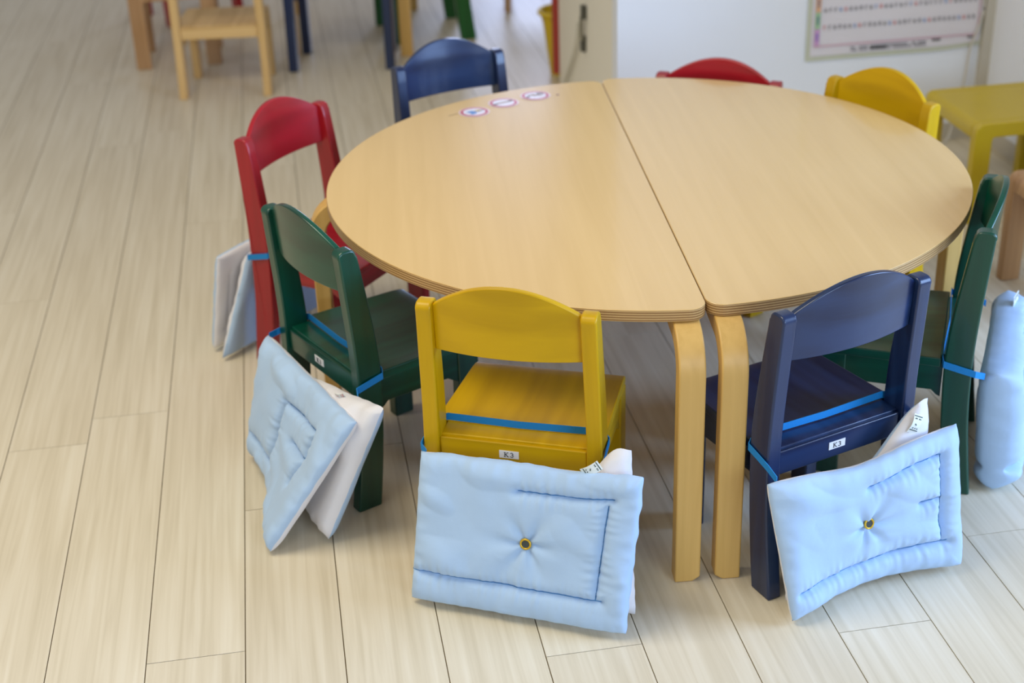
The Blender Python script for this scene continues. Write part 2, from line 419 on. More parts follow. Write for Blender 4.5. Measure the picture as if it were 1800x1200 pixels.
for row in range(4):
    zc = 0.357+row*0.0485
    for i in range(31):
        x = 1.476+i*0.0146
        c = 'red' if (i+row*3) % 7 == 0 else ('blue' if (i+row*3) % 7 == 6 else 'grey')
        # each day number as two little strokes
        k = rnd.randint(0, 3)
        rects[c] += [(x, x+0.0022, zc, zc+0.011)]
        rects[c] += [(x, x+0.006, zc+0.0092*(k > 1), zc+0.0022+0.0092*(k > 1))]
        if k != 2: rects[c] += [(x+0.0042, x+0.006, zc, zc+0.010)]
for c, r in rects.items(): flat('day_numbers', r, cols[c], chart)
rects = []
x = 1.56
while x < 1.78:
    for zl in (0.2905, 0.2985):
        if rnd.random() < 0.85: rects.append((x, x+0.0045, zl, zl+0.0045))
    x += 0.0062
flat('footer_print', rects, cols['grey'], chart)
flat('footer_title', [(1.618+i*0.008, 1.6245+i*0.008, 0.2905, 0.2975) for i in range(6)] + [(1.80+i*0.0065, 1.8052+i*0.0065, 0.3005, 0.306) for i in range(4)] + [(1.905+i*0.006, 1.9095+i*0.006, 0.3015, 0.3065) for i in range(4)], M['ink'], chart)
bmesh.ops.recalc_face_normals(chart_bm, faces=chart_bm.faces[:]); chart_bm.to_mesh(chart.data); chart_bm.free()
# cord hanging beside the chart
bm = bmesh.new()
cp = [nu(1.968, WU-0.014, 0.75), nu(1.974, WU-0.014, 0.44), nu(1.978, WU-0.014, 0.38), nu(1.968, WU-0.014, 0.335), nu(1.950, WU-0.014, 0.275), nu(1.944, WU-0.014, 0.20), nu(1.93, WU-0.014, 0.10), nu(1.90, WU-0.03, 0.006), nu(1.86, WU-0.06, 0.006)]
cp = [nu(min((p.dot(N)), 1.944)-0.004*i/8, p.dot(U), p.z) if False else p for i, p in enumerate(cp)]
tube(bm, catmull([tuple(p - N*0.032) for p in cp], 6), 0.0035)
tag(obj('cord', bm, plain('white wall cord', srgb(206, 202, 192), 0.5), smooth=1.0), 'thin white cord hanging in the wall corner right of the chart', 'cord')

# ------------------------------------------------------------------ round table of two halves
TC = Vector((0.2552, 2.5709, 0)); TR = 0.60; TH = 0.4697; TT = 0.020
SD = Vector((-0.0665, 0.9978, 0)).normalized()           # seam direction, away from the camera
SA = math.atan2(SD.y, SD.x) - PI/2                        # local y runs along the seam
def half_table(side, label):
    t = thing('half_round_table', label, 'table', TC, SA, 'half round tables pushed together')
    gap = 0.0007; r = 0.028; R = TR
    # outline in local coords, straight side at x = gap
    g = gap; pts = []
    xc = g+r; yc = math.sqrt((R-r)**2 - xc**2)
    a_end = math.atan2(yc, xc)
    pts += arc(0, 0, R, -a_end, a_end, 72)
    pts += arc(xc, yc, r, a_end, PI, 8)[1:]
    pts += arc(xc, -yc, r, PI, 2*PI-a_end, 8)[:-1]
    if side < 0: pts = [(-x-0.0, y) for x, y in pts][::-1]
    if side > 0: pts = [(x+0.007-0.0, y+0.010) for x, y in pts]
    else: pts = [(x+0.007, y) for x, y in pts]
    bm = bmesh.new()
    fa, fb, sides = prism(bm, pts, 'z', TH-TT, TH)
    for f in sides: f.material_index = 1
    obj('tabletop', bm, [M['top'], M['ply']], t, bevel=0.0016)
    # bent L legs: profile in (run, z) plane, run points outwards
    def leg(px, py, ang, w, reach=0.16, cut=0):
        th = 0.030; R1 = 0.075; zt = TH-TT-0.0005
        # outer face at run=0; the bar goes inwards (negative run) at the top
        out = [(0, 0.0)] + arc(-R1, zt-R1, R1, 0, PI/2, 10) + [(-reach, zt)]
        inn = [(-reach, zt-0.022)] + arc(-R1, zt-R1, R1-th, PI/2, 0, 10) + [(-th, 0.0)]
        bm = bmesh.new(); prism(bm, out+inn, 'x', -w/2, w/2)
        if cut:      # bevelled foot corner
            bmesh.ops.recalc_face_normals(bm, faces=bm.faces[:])
            r_ = bmesh.ops.bisect_plane(bm, geom=bm.verts[:]+bm.edges[:]+bm.faces[:], plane_co=(cut*(w/2-0.013), 0, 0), plane_no=(cut*0.55, 0, -0.83), clear_outer=True)
            bmesh.ops.edgeloop_fill(bm, edges=[e for e in r_['geom_cut'] if isinstance(e, bmesh.types.BMEdge)])
        # foot chamfer on one side
        ox = obj('leg', bm, M['leg'], t, bevel=0.0028, smooth=0.5)
        ox.location = (px, py, 0); ox.rotation_euler = (0, 0, ang)
        return ox
    # local y- direction = towards the camera; profile 'run' is local y, so front legs turn by PI
    s = side
    leg(0.007+s*0.033, -0.652, PI, 0.042, cut=s)
    leg(0.007+s*0.033, 0.640, 0, 0.042)
    leg(s*0.640+0.007, 0.03, -s*PI/2, 0.046)
    return t
left_t = half_table(-1, 'left half of the round beech table, with three round stickers on it')
right_t = half_table(1, 'right half of the round beech table, standing on the wall side of the seam')

# stickers on the left half
def sticker(c, label, icon):
    t = thing('round_sticker', label, 'sticker', (c[0], c[1], TH+0.0003), 0, 'prohibition stickers on the table')
    def disc(r0, r1, z, mat, name, par, seg=40):
        bm = bmesh.new()
        if r0 == 0: prism(bm, arc(0, 0, r1, 0, 2*PI*(1-1/seg), seg-1), 'z', z, z+0.0003)
        else:
            a = arc(0, 0, r0, 0, 2*PI*(1-1/seg), seg-1); b_ = arc(0, 0, r1, 0, 2*PI*(1-1/seg), seg-1)
            va = [bm.verts.new((*p, z+0.0003)) for p in a]; vb = [bm.verts.new((*p, z+0.0003)) for p in b_]
            for i in range(seg): bm.faces.new((va[i], vb[i], vb[(i+1) % seg], va[(i+1) % seg]))
        return obj(name, bm, mat, par)
    disc(0, 0.0335, 0, plain('pale sticker', srgb(226, 206, 210), 0.35), 'backing', t)
    disc(0, 0.026, 0.0004, plain('sticker white', srgb(228, 226, 240), 0.35), 'face', t)
    disc(0.0240, 0.0295, 0.0005, plain('sticker red', srgb(190, 60, 88), 0.35), 'ring', t)
    def blob(pts, mat, z=0.0009):
        bm = bmesh.new(); prism(bm, pts, 'z', z, z+0.0002); obj('pictogram', bm, mat, t)
    dark = plain('pictogram brown', srgb(150, 118, 100), 0.4); bl = plain('pictogram blue', srgb(90, 140, 205), 0.4)
    yl = plain('pictogram yellow', srgb(220, 190, 110), 0.4); gr = plain('pictogram grey', srgb(120, 116, 124), 0.4)
    bar = lambda x0, y0, x1, y1, w: [(x0, y0-w), (x1, y1-w), (x1, y1+w), (x0, y0+w)]
    if icon == 0:
        blob([(-0.018, -0.002), (-0.006, 0.006), (0.004, 0.002), (0.006, -0.010), (-0.004, -0.020), (-0.010, -0.008)], bl)
        blob([(-0.001, 0.004), (0.006, 0.013), (0.016, 0.012), (0.012, 0.005)], yl)
        blob(bar(0.006, 0.0, 0.019, 0.010, 0.0022), gr, 0.0012)
    elif icon == 1:
        blob(bar(-0.018, -0.010, 0.019, 0.012, 0.0028), dark); blob(bar(-0.022, -0.014, -0.012, -0.008, 0.0036), gr, 0.0012)
        blob(bar(0.010, 0.010, 0.020, 0.016, 0.003), gr, 0.0012)
    else:
        blob([(-0.018, 0.002), (-0.004, 0.010), (0.001, 0.003), (0.006, 0.008), (0.018, -0.001), (0.004, 0.0), (0.0, -0.003), (-0.006, 0.0)], dark)
        blob(bar(-0.020, -0.012, -0.012, -0.006, 0.004), gr, 0.0012)
        blob(bar(0.002, 0.014, 0.018, 0.014, 0.003), gr, 0.0012)
sticker((-0.0627, 2.972), 'round white sticker with red ring and blue pictogram, leftmost on the table', 0)
sticker((0.0005, 3.028), 'round white sticker with red ring and brown bar, between the two others', 1)
sticker((0.0712, 3.071), 'round white sticker with red ring and brown wing shape, nearest the table seam', 2)
bm = bmesh.new(); prism(bm, [(-0.117, 2.950), (-0.098, 2.964), (-0.098, 2.968), (-0.117, 2.954)], 'z', TH+0.0002, TH+0.0006)
tag(obj('sticker_scrap', bm, plain('grey residue', srgb(172, 146, 112), 0.7)), 'thin grey scrap left of the blue pictogram sticker on the table', 'scrap')
bm = bmesh.new(); prism(bm, arc(0.1205, 3.073, 0.004, 0, 5.8, 10), 'z', TH+0.0002, TH+0.0006)
tag(obj('residue_spot', bm, plain('violet grey residue', srgb(168, 140, 140), 0.7)), 'small grey spot on the table between the stickers and the seam', 'spot')
# ------------------------------------------------------------------ chairs
S_, T_, W_, Wt_ = 0.259, 0.500, 0.291, 0.281
TP = 0.0252
REAR = [(-0.021, 0.0), (-0.011, 0.08), (-0.003, 0.16), (0.0, 0.25), (-0.002, 0.33), (-0.008, 0.42), (-0.0135, T_)]
FRONT = [(0.026, 0.0), (0.036, 0.08), (0.043, 0.16), (0.047, 0.25), (0.043, 0.33), (0.032, 0.42), (0.0205, T_)]
def interp(prof, z):
    for (y0, z0), (y1, z1) in zip(prof, prof[1:]):
        if z <= z1: return y0+(y1-y0)*(z-z0)/(z1-z0)
    return prof[-1][0]
def make_chair(name, label, paint, loc, yaw, group, labelled=False, scale=1.0):
    t = thing(name, label, 'chair', (loc[0], loc[1], 0), yaw, group)
    if scale != 1.0: t.scale = (scale,)*3
    mz, mx, my = M[paint+'_z'], M[paint+'_x'], M[paint+'_y']
    rear = catmull(REAR, 4); front = catmull(FRONT, 4)
    r = 0.011
    for s in (-1, 1):
        y0, y1 = rear[-1][0], front[-1][0]
        pts = rear[:-1] + arc(y0+r, T_-r, r, PI, PI/2, 4) + arc(y1-r, T_-r, r, PI/2, 0, 4) + front[:-1][::-1]
        bm = bmesh.new(); prism(bm, pts, 'x', -TP/2, TP/2)
        for v in bm.verts:
            k = min(1, max(0, (v.co.z-S_)/(T_-S_)))
            v.co.x += s*((W_/2-TP/2) + (Wt_-W_)/2*k)
        obj('back_post', bm, mz, t, bevel=0.0032, smooth=0.5)
    # curved back panel
    bm = bmesh.new(); nx, nz = 28, 8; hw = Wt_/2-TP+0.0015; TB = 0.011
    g = [[], []]
    for f in (0, 1):
        for i in range(nx+1):
            a = -1+2*i/nx; x = a*hw
            zb = 0.416 + 0.0*a*a; zt = (T_-0.006) + 0.046*(1-abs(a)**2.0)
            row = []
            for j in range(nz+1):
                z = zb+(zt-zb)*j/nz
                sag = 0.017*(1-a*a)
                yc = interp(REAR, min(z, T_)) + 0.0165 - sag - max(0, z-T_)*0.12
                row.append(bm.verts.new((x, yc + (TB/2 if f else -TB/2), z)))
            g[f].append(row)
    for f in (0, 1):
        for i in range(nx):
            for j in range(nz): bm.faces.new((g[f][i][j], g[f][i+1][j], g[f][i+1][j+1], g[f][i][j+1]))
    for j_ in (0, nz):
        for i in range(nx): bm.faces.new((g[0][i][j_], g[0][i+1][j_], g[1][i+1][j_], g[1][i][j_]))
    for i_ in (0, nx):
        for j in range(nz): bm.faces.new((g[0][i_][j], g[0][i_][j+1], g[1][i_][j+1], g[1][i_][j]))
    obj('backrest', bm, mx, t, bevel=0.0022, smooth=0.6)
    # seat: slightly dished board with rear tongue between the posts
    bm = bmesh.new(); D = 0.262; hwf = 0.132; hwr = 0.140; iw = W_/2-TP
    ys = [0.052, 0.058, 0.08, 0.11, 0.145, 0.18, 0.21, 0.235, 0.252, D]
    NX = 12; top = []; bot = []
    for y in ys:
        k = (y-0.05)/(D-0.05); hw = hwr+(hwf-hwr)*k; rt = []; rb = []
        for i in range(NX+1):
            a = -1+2*i/NX
            dish = 0.006*(1-a**4)*math.sin(min(1, max(0, k))*PI)**0.7 if 0 < k < 1 else 0
            rt.append(bm.verts.new((a*hw, y, S_+0.003-dish-0.004*max(0, (k-0.9)*10)**2))); rb.append(bm.verts.new((a*hw, y, S_-0.014)))
        top.append(rt); bot.append(rb)
    for L, in ((top,), (bot,)):
        for i in range(len(ys)-1):
            for j in range(NX): bm.faces.new((L[i][j], L[i][j+1], L[i+1][j+1], L[i+1][j]))
    for i in range(len(ys)-1):
        for j in (0, NX): bm.faces.new((top[i][j], top[i+1][j], bot[i+1][j], bot[i][j]))
    for j in range(NX):
        for i in (0, len(ys)-1): bm.faces.new((top[i][j], top[i][j+1], bot[i][j+1], bot[i][j]))
    box(bm, -iw+0.0005, iw-0.0005, 0.012, 0.0525, S_-0.014, S_+0.002)
    obj('seat', bm, my, t, bevel=0.002, smooth=0.5)
    bm = bmesh.new(); box(bm, -iw+0.0005, iw-0.0005, 0.006, 0.0235, S_-0.044, S_-0.002)
    br = obj('back_rail', bm, mx, t, bevel=0.0022)
    for s in (-1, 1):
        # side apron with small bracket curves, then leg
        x0 = s*0.1215
        za, zb = S_-0.070, S_-0.012
        pts = [(0.048, zb), (0.048, za-0.006), (0.056, za-0.002)] + [(0.064, za+0.006), (0.19, za+0.006), (0.202, za-0.002), (0.212, za-0.008)] + [(0.222, za-0.008), (0.222, zb)]
        bm = bmesh.new(); prism(bm, pts, 'x', x0-0.009, x0+0.009)
        obj('side_apron', bm, my, t, bevel=0.0015)
        bm = bmesh.new(); prism(bm, [(0.212, 0), (0.2535, 0), (0.2555, zb), (0.212, zb)], 'x', x0-0.0125 , x0+0.0125)
        obj('leg', bm, mz, t, bevel=0.003)
    bm = bmesh.new(); prism(bm, [(-0.112, zb), (-0.112, za), (-0.09, za+0.012), (0.09, za+0.012), (0.112, za), (0.112, zb)], 'y', 0.230, 0.246)
    obj('front_apron', bm, mx, t, bevel=0.0015)
    if labelled:
        lx = -0.006; zc = S_-0.0215; w = 0.0160; hh = 0.0068
        bm = bmesh.new(); box(bm, lx-w, lx+w, 0.0050, 0.0058, zc-hh, zc+hh)
        nl = obj('name_label', bm, M['paper'], br); nl['label'] = 'white printed name label'
        bm = bmesh.new()
        def stroke(x0, z0, x1, z1, tw):
            d = Vector((x1-x0, z1-z0)); n_ = Vector((-d.y, d.x)).normalized()*tw/2
            prism(bm, [(x0+n_.x, z0+n_.y), (x1+n_.x, z1+n_.y), (x1-n_.x, z1-n_.y), (x0-n_.x, z0-n_.y)], 'y', 0.0044, 0.0049)
        cx, h_ = lx-0.0045, 0.0038
        tn, tk = 0.0006, 0.0010
        stroke(cx-0.0022, zc-h_, cx-0.0022, zc+h_, tk)
        stroke(cx-0.0038, zc+h_, cx-0.0008, zc+h_, tn); stroke(cx-0.0038, zc-h_, cx-0.0008, zc-h_, tn)
        stroke(cx-0.0020, zc-0.0006, cx+0.0026, zc+h_, tn); stroke(cx-0.0008, zc+0.0006, cx+0.0028, zc-h_, tk)
        stroke(cx+0.0014, zc+h_, cx+0.0040, zc+h_, tn); stroke(cx+0.0014, zc-h_, cx+0.0044, zc-h_, tn)
        cx = lx+0.0045
        def curve3(cz, rr, a0, a1):
            p = [(cx+rr*math.cos(math.radians(a0+(a1-a0)*k/8)), cz+rr*0.93*math.sin(math.radians(a0+(a1-a0)*k/8))) for k in range(9)]
            for q, r_ in zip(p, p[1:]): stroke(*q, *r_, 0.0009)
        curve3(zc+0.0019, 0.0021, 160, -80); curve3(zc-0.0017, 0.0024, 85, -160)
        obj('label_text', bm, M['ink'], nl)
    return t

POSE = {'yellow': (-0.007, 1.942, -0.276), 'blue': (0.515, 1.943, 0.469), 'green': (-0.348, 2.286, -0.965),
        'right': (0.828, 2.285, 1.238), 'red': (-0.463, 2.881, -2.095)}
GR = 'small coloured chairs around the round table'
make_chair('toddler_chair', 'yellow wooden chair with a white name label, nearest in front of the table', 'yellow', POSE['yellow'], POSE['yellow'][2], GR, True)
make_chair('toddler_chair', 'dark blue wooden chair with name label, right of the front table legs', 'blue', POSE['blue'], POSE['blue'][2], GR, True)
make_chair('toddler_chair', 'dark green wooden chair on the left of the table, beside the red one', 'green', POSE['green'], POSE['green'][2], GR, True)
make_chair('toddler_chair', 'dark green wooden chair seen from its side on the right of the table', 'green', POSE['right'], POSE['right'][2], GR, False)
make_chair('toddler_chair', 'red wooden chair with open back on the far left of the table', 'red', POSE['red'], POSE['red'][2], GR, False)
def back_pose(a, b):   # a, b = ends of the post tops seen left and right, chair facing the camera side
    cx, cy = (a[0]+b[0])/2, (a[1]+b[1])/2
    yaw = math.atan2(b[1]-a[1], b[0]-a[0]) + PI
    return (cx, cy, yaw)
bp_ = back_pose((-0.262, 3.222), (0.008, 3.366)); make_chair('toddler_chair', 'blue wooden chair with wavy grain behind the table, past the stickers', 'blue', bp_, bp_[2], GR)
bp_ = back_pose((0.357, 3.243), (0.628, 3.123)); rb_ = make_chair('toddler_chair', 'red wooden chair behind the table against the white wall, only its back showing', 'red', bp_, bp_[2], GR); rb_.scale = (1.03, 1, 0.930)
bp_ = back_pose((0.719, 3.051), (0.886, 2.817)); make_chair('toddler_chair', 'yellow wooden chair behind the table below the wall chart', 'yellow', bp_, bp_[2], GR)

# background chairs
make_chair('toddler_chair', 'pale unpainted wooden chair in the blurred background, seen from behind', 'beech', (-0.925, 4.69), 0.035, 'chairs of the far table', scale=1.05).scale = (1.05, 1.05, 0.9)
make_chair('toddler_chair', 'dark blue chair of the far table, only legs and seat edge showing', 'blue', (-0.560, 4.955), -0.03, 'chairs of the far table', scale=1.28).scale = (1.28, 0.98, 1.28)
make_chair('toddler_chair', 'bright green chair of the far table, behind the far blue chair', 'bright_green', (-0.150, 5.463), 1.775, 'chairs of the far table', scale=1.22)
make_chair('toddler_chair', 'red chair of the far table, behind the pale wooden chair', 'red', (-1.17, 5.72), 0.63, 'chairs of the far table', scale=1.1)

make_chair('toddler_chair', 'light brown chair leg at the top edge, right of the bright green chair', 'tan', (0.165, 5.69), 0.02, 'chairs of the far table')

# bent-corner toddler armchairs (yellow one, pale wooden ones)
def make_bent_chair(label, paint, n, u, w_n, w_u, hz, lw, group=None, post=True):
    t = thing('bentwood_chair', label, 'chair', nu(n, u), PHI, group)
    mz, mx = M[paint+'_z'] if isinstance(paint, str) else paint, M[paint+'_x'] if isinstance(paint, str) else paint
    R1 = 0.022; ap = 0.036
    for uu in (0, w_u-0.028):
        # side frame: leg - rounded corner - rail - leg, in the x-z plane
        out = [(0, 0)] + arc(R1, hz-R1, R1, PI, PI/2, 6) + [(w_n, hz), (w_n, 0), (w_n-lw, 0), (w_n-lw, hz-ap)]
        inn = arc(lw+0.008, hz-ap-0.008, 0.008, PI/2, PI, 3) + [(lw, 0)]
        bm = bmesh.new(); prism(bm, out+inn, 'y', uu, uu+0.028)
        obj('side_frame', bm, mz, t, bevel=0.003, smooth=0.5)
    bm = bmesh.new()
    pr = [(0.0, hz-ap-0.004)] + arc(R1, hz-R1, R1, PI, PI/2, 6) + [(w_n, hz), (w_n, hz-0.014)] + arc(R1, hz-R1, R1-0.014, PI/2, PI, 6) + [(0.014, hz-ap-0.004)]
    prism(bm, pr, 'y', 0.0285, w_u-0.0285)
    obj('seat', bm, mx, t, bevel=0.002, smooth=0.5)
    if post:
        for uu in (0, w_u-0.028):
            bm = bmesh.new(); box(bm, w_n+0.001, w_n+0.035, uu, uu+0.028, 0.0, hz+0.24); obj('back_post', bm, mz, t, bevel=0.003)
        bm = bmesh.new(); box(bm, w_n+0.010, w_n+0.024, 0.0285, w_u-0.0285, hz+0.13, hz+0.235); obj('backrest', bm, mx, t, bevel=0.003)
    return t
M['lime'] = plain('yellow ochre lacquer', srgb(198, 172, 14), 0.42, 0.05, 12, coat=0.2)
make_bent_chair('ochre yellow low stool with rounded corners beside the right wall', M['lime'], 1.650, 3.152, 0.322, 0.300, 0.262, 0.046, post=False)
make_bent_chair('light brown wooden chair cut off by the right picture edge', 'tan', 1.580, 2.545, 0.22, 0.30, 0.262, 0.045, post=True)
make_bent_chair('brown wooden chair with broad legs left of the pale wooden chair', 'tan', -0.527, 5.175, 0.30, 0.26, 0.275, 0.052, post=False)

# far table: only its legs show below the top edge
ft = thing('far_table', 'wooden table in the background, only its legs in view', 'table', (0, 0, 0))
for (x, y, a) in ((-0.339, 5.105, 0.0), (-0.752, 5.16, 0.0), (-0.350, 5.77, 0.0), (-0.82, 5.77, 0.0)):
    bm = bmesh.new(); box(bm, -0.022, 0.022, -0.014, 0.014, 0, 0.528); lo = obj('leg', bm, M['leg'], ft, bevel=0.003); lo.location = (x, y, 0); lo.rotation_euler = (0, 0, a)
bm = bmesh.new(); prism(bm, [(-0.86, 5.07), (-0.31, 5.07), (-0.31, 5.80), (-0.86, 5.80)], 'z', 0.529, 0.55)
obj('tabletop', bm, [M['top']], ft, bevel=0.002)

# ------------------------------------------------------------------ quilted hoods hanging behind the chairs
def smoothstep(a, b, x):
    t = min(1, max(0, (x-a)/(b-a))); return t*t*(3-2*t)
def segdist(px, py, x0, y0, x1, y1):
    dx, dy = x1-x0, y1-y0; L = dx*dx+dy*dy
    t = max(0, min(1, ((px-x0)*dx+(py-y0)*dy)/L)); return math.hypot(px-x0-t*dx, py-y0-t*dy), t*math.sqrt(L)
def panel(name, parent, corners, seams, eye=None, thick=0.030, outer='fab_blue', inner='fab_white', bot=None, top=None, kink=None, seed=0, nx=150, ny=104, bulge=0.0, label=None):
    """quilted pad; corners TL,TR,BR,BL in chair space (x right, y forward, z up), outer face looks to -y.
    bot/top(a): offset vectors along the bottom/top edge; seams: list of segments in metres on the pad"""
    TL, TR_, BR, BL = [Vector(c) for c in corners]
    Wd = ((TR_-TL).length+(BR-BL).length)/2; Hd = ((TL-BL).length+(TR_-BR).length)/2
    P = {}; S3 = {}; bm = bmesh.new(); F = []
    for f in (0, 1):
        G = []
        for i in range(nx+1):
            a = i/nx; row = []
            for j in range(ny+1):
                b_ = j/ny           # 0 bottom, 1 top
                # gathers along the outline
                base = (BL*(1-a)+BR*a)*(1-b_) + (TL*(1-a)+TR_*a)*b_
                if bot: base = base + Vector(bot(a))*(1-b_)
                if top: base = base + Vector(top(a))*b_
                nrm = ((BR-BL)*(1-b_)+(TR_-TL)*b_).cross((TL-BL)*(1-a)+(TR_-BR)*a).normalized()  # points to -y for an upright pad
                if nrm.y > 0: nrm = -nrm
                if kink: base = base + nrm*kink(a, b_)
                sx, sy = a*Wd, b_*Hd
                e = min(a*Wd, (1-a)*Wd, b_*Hd, (1-b_)*Hd)
                # pillow profile near the outline (corners thin)
                ea = min(1, min(a, 1-a)*Wd/0.030); eb = min(1, min(b_, 1-b_)*Hd/0.030)
                h = math.sqrt(max(0, 1-(1-ea)**2))*math.sqrt(max(0, 1-(1-eb)**2))
                h = h**0.8
                sd = 9; al = 0
                for (x0, y0, x1, y1) in seams:
                    d, tt = segdist(sx, sy, x0, y0, x1, y1)
                    if d < sd: sd, al = d, tt
                pin = 1-0.80*math.exp(-(sd/0.0062)**1.1)
                # puckers running off the seams and the outline
                wr = mnoise.noise(Vector((al*120, sd*14, seed+3.1)))*math.exp(-(sd-0.006)**2/0.0003)*0.0030
                wr += mnoise.noise(Vector(((sx if min(b_, 1-b_)*Hd < min(a, 1-a)*Wd else sy)*62, e*9, seed+9.7)))*math.exp(-(e/0.020)**2)*0.0040
                wr += mnoise.noise(Vector((sx*22, sy*16, seed+20.0)))*0.0038
                wr += max(0, mnoise.noise(Vector((sx*9+sy*14, sy*9-sx*6, seed+31.0)))-0.15)*0.015*h
                if eye:
                    ex, ey = eye; dd = math.hypot(sx-ex, sy-ey)
                    pin *= 1-0.72*math.exp(-(dd/0.019)**1.6)
                    th_ = math.atan2(sy-ey, sx-ex)
                    wr += 0.0042*math.exp(-(dd/0.055)**2)*(1-math.exp(-(dd/0.012)**2))*(abs(math.sin(th_*3.0+0.6+seed))**3*-2+0.4)
                t = thick*0.5*h*pin + wr*h
                if f: t = thick*0.42*h*(0.5+0.5*pin) + mnoise.noise(Vector((sx*22, sy*22, seed+50.0)))*0.002*h
                off = nrm*(t if f == 0 else -t)
                # wavy outline
                wv = 0.0028*mnoise.noise(Vector((sx*45, sy*45, seed+70.0)))
                out = Vector((0, 0, 0))
                if j in (0, ny): out = (TL-BL).normalized()*wv
                if i in (0, nx): out = (BR-BL).normalized()*wv
                p = base+off+out
                if p.z < 0.0015: p.z = 0.0015 + 0.1*max(-0.01, p.z-0.0015)*0
                if f == 1 and (i in (0, nx) or j in (0, ny)): row.append(P[(i, j)]); continue
                v = bm.verts.new(p); row.append(v)
                if f == 0: P[(i, j)] = v; S3[(i, j)] = p.copy()
            G.append(row)
        for i in range(nx):
            for j in range(ny):
                vs = (G[i][j], G[i+1][j], G[i+1][j+1], G[i][j+1])
                if f: vs = vs[::-1]
                try:
                    fc = bm.faces.new(vs); fc.material_index = f
                except ValueError: pass
        F.append(G)
    o = obj(name, bm, [M[outer], M[inner]], parent, smooth=1.2)
    if label: o['label'] = label
    # stitching lines: fine dashes lying in the seam valleys
    bm = bmesh.new()
    def surf(sx, sy):
        fi = min(nx-1e-3, max(0, sx/Wd*nx)); fj = min(ny-1e-3, max(0, sy/Hd*ny)); i, j = int(fi), int(fj); u_, v_ = fi-i, fj-j
        c = [S3[(i+di, j+dj)] for di in (0, 1) for dj in (0, 1)]
        return (c[0]*(1-v_)+c[1]*v_)*(1-u_) + (c[2]*(1-v_)+c[3]*v_)*u_
    for (x0, y0, x1, y1) in seams:
        L = math.hypot(x1-x0, y1-y0); n_ = int(L/0.0040)
        pts = [surf(x0+(x1-x0)*k/n_, y0+(y1-y0)*k/n_) + Vector((0, -0.0002, 0)) for k in range(n_+1)]
        if len(pts) > 2: tube(bm, pts, 0.0008, 5)
    if seams: obj('stitching', bm, M['stitch'], o, smooth=1.0)
    else: bm.free()
    return o, Wd, Hd

def ribbon(name, parent, pts, w=0.0125, t=0.0011):
    """flat elastic band standing on edge along pts"""
    P = [Vector(p) for p in catmull(pts, 5)]
    bm = bmesh.new(); rings = []
    for i, p in enumerate(P):
        d = (P[min(i+1, len(P)-1)] - P[max(i-1, 0)]); d.z = 0
        if d.length < 1e-6: d = Vector((1, 0, 0))
        d.normalize(); s = Vector((-d.y, d.x, 0))*t/2; z = Vector((0, 0, w/2))
        rings.append([bm.verts.new(q) for q in (p-s-z, p+s-z, p+s+z, p-s+z)])
    for a, b_ in zip(rings, rings[1:]):
        for k in range(4): bm.faces.new((a[k], a[(k+1) % 4], b_[(k+1) % 4], b_[k]))
    bm.faces.new(rings[0]); bm.faces.new(rings[-1][::-1])
    return obj(name, bm, M['elastic'], parent, smooth=0.9)

def eyelet(parent, c, nrm, r=0.0092):
    bm = bmesh.new(); nrm = Vector(nrm).normalized()
    q = nrm.to_track_quat('Z', 'Y')
    pts = [Vector(c)+q@Vector((r*0.84*math.cos(2*PI*k/28), r*0.84*math.sin(2*PI*k/28), 0)) for k in range(29)]
    tube(bm, pts, r*0.19, 8)
    e = obj('eyelet', bm, M['brass'], parent, smooth=1.0); e['label'] = 'brass ear-hole ring'
    bm = bmesh.new(); vs = [bm.verts.new(Vector(c)+nrm*0.0006+q@Vector((r*0.7*math.cos(2*PI*k/24), r*0.7*math.sin(2*PI*k/24), 0))) for k in range(24)]
    bm.faces.new(vs); obj('mesh_disc', bm, M['hole'], e)

def care_tag(parent, c, xd, yd, w=0.013, L=0.030, col='taggreen'):
    """small satin tag; xd across its width, yd along its length"""
    c = Vector(c); xd = Vector(xd).normalized()*w/2; yd = Vector(yd).normalized()*L; nz = xd.cross(yd).normalized()
    if nz.y > 0: nz = -nz
    bm = bmesh.new(); A = []; B = []
    for k in range(7):
        t = k/6; p = c+yd*t+nz*0.004*math.sin(t*PI)
        A.append((p-xd, p+xd))
    vs = [[bm.verts.new(a+nz*o) for a in ab for o in (0, 0.0008)] for ab in A]
    for p, q in zip(vs, vs[1:]):
        for i0, i1 in ((0, 2), (1, 3), (0, 1), (2, 3)): bm.faces.new((p[i0], p[i1], q[i1], q[i0]))
    bm.faces.new((vs[0][0], vs[0][1], vs[0][3], vs[0][2])); bm.faces.new((vs[-1][0], vs[-1][1], vs[-1][3], vs[-1][2]))
    tg = obj('care_tag', bm, M['tagcloth'], parent, smooth=0.8)
    bm = bmesh.new()
    def mark(u0, u1, t0, t1):
        ps = []
        for (uu, t) in ((u0, t0), (u1, t0), (u1, t1), (u0, t1)):
            ps.append(bm.verts.new(c+yd*t+xd*uu+nz*(0.004*math.sin(t*PI)+0.0015)))
        bm.faces.new(ps)
    mark(-0.95, 0.95, 0.16, 0.20); mark(-0.95, 0.95, 0.90, 0.94)
    for k, (uu, t) in enumerate(((-0.5, 0.3), (0.0, 0.3), (0.5, 0.3), (0.1, 0.48), (0.3, 0.52), (-0.6, 0.8), (-0.3, 0.8), (0.3, 0.8), (0.6, 0.8))):
        mark(uu-0.11, uu+0.09, t-0.028, t+0.028)
    obj('tag_print', bm, M[col], tg)
    return tg

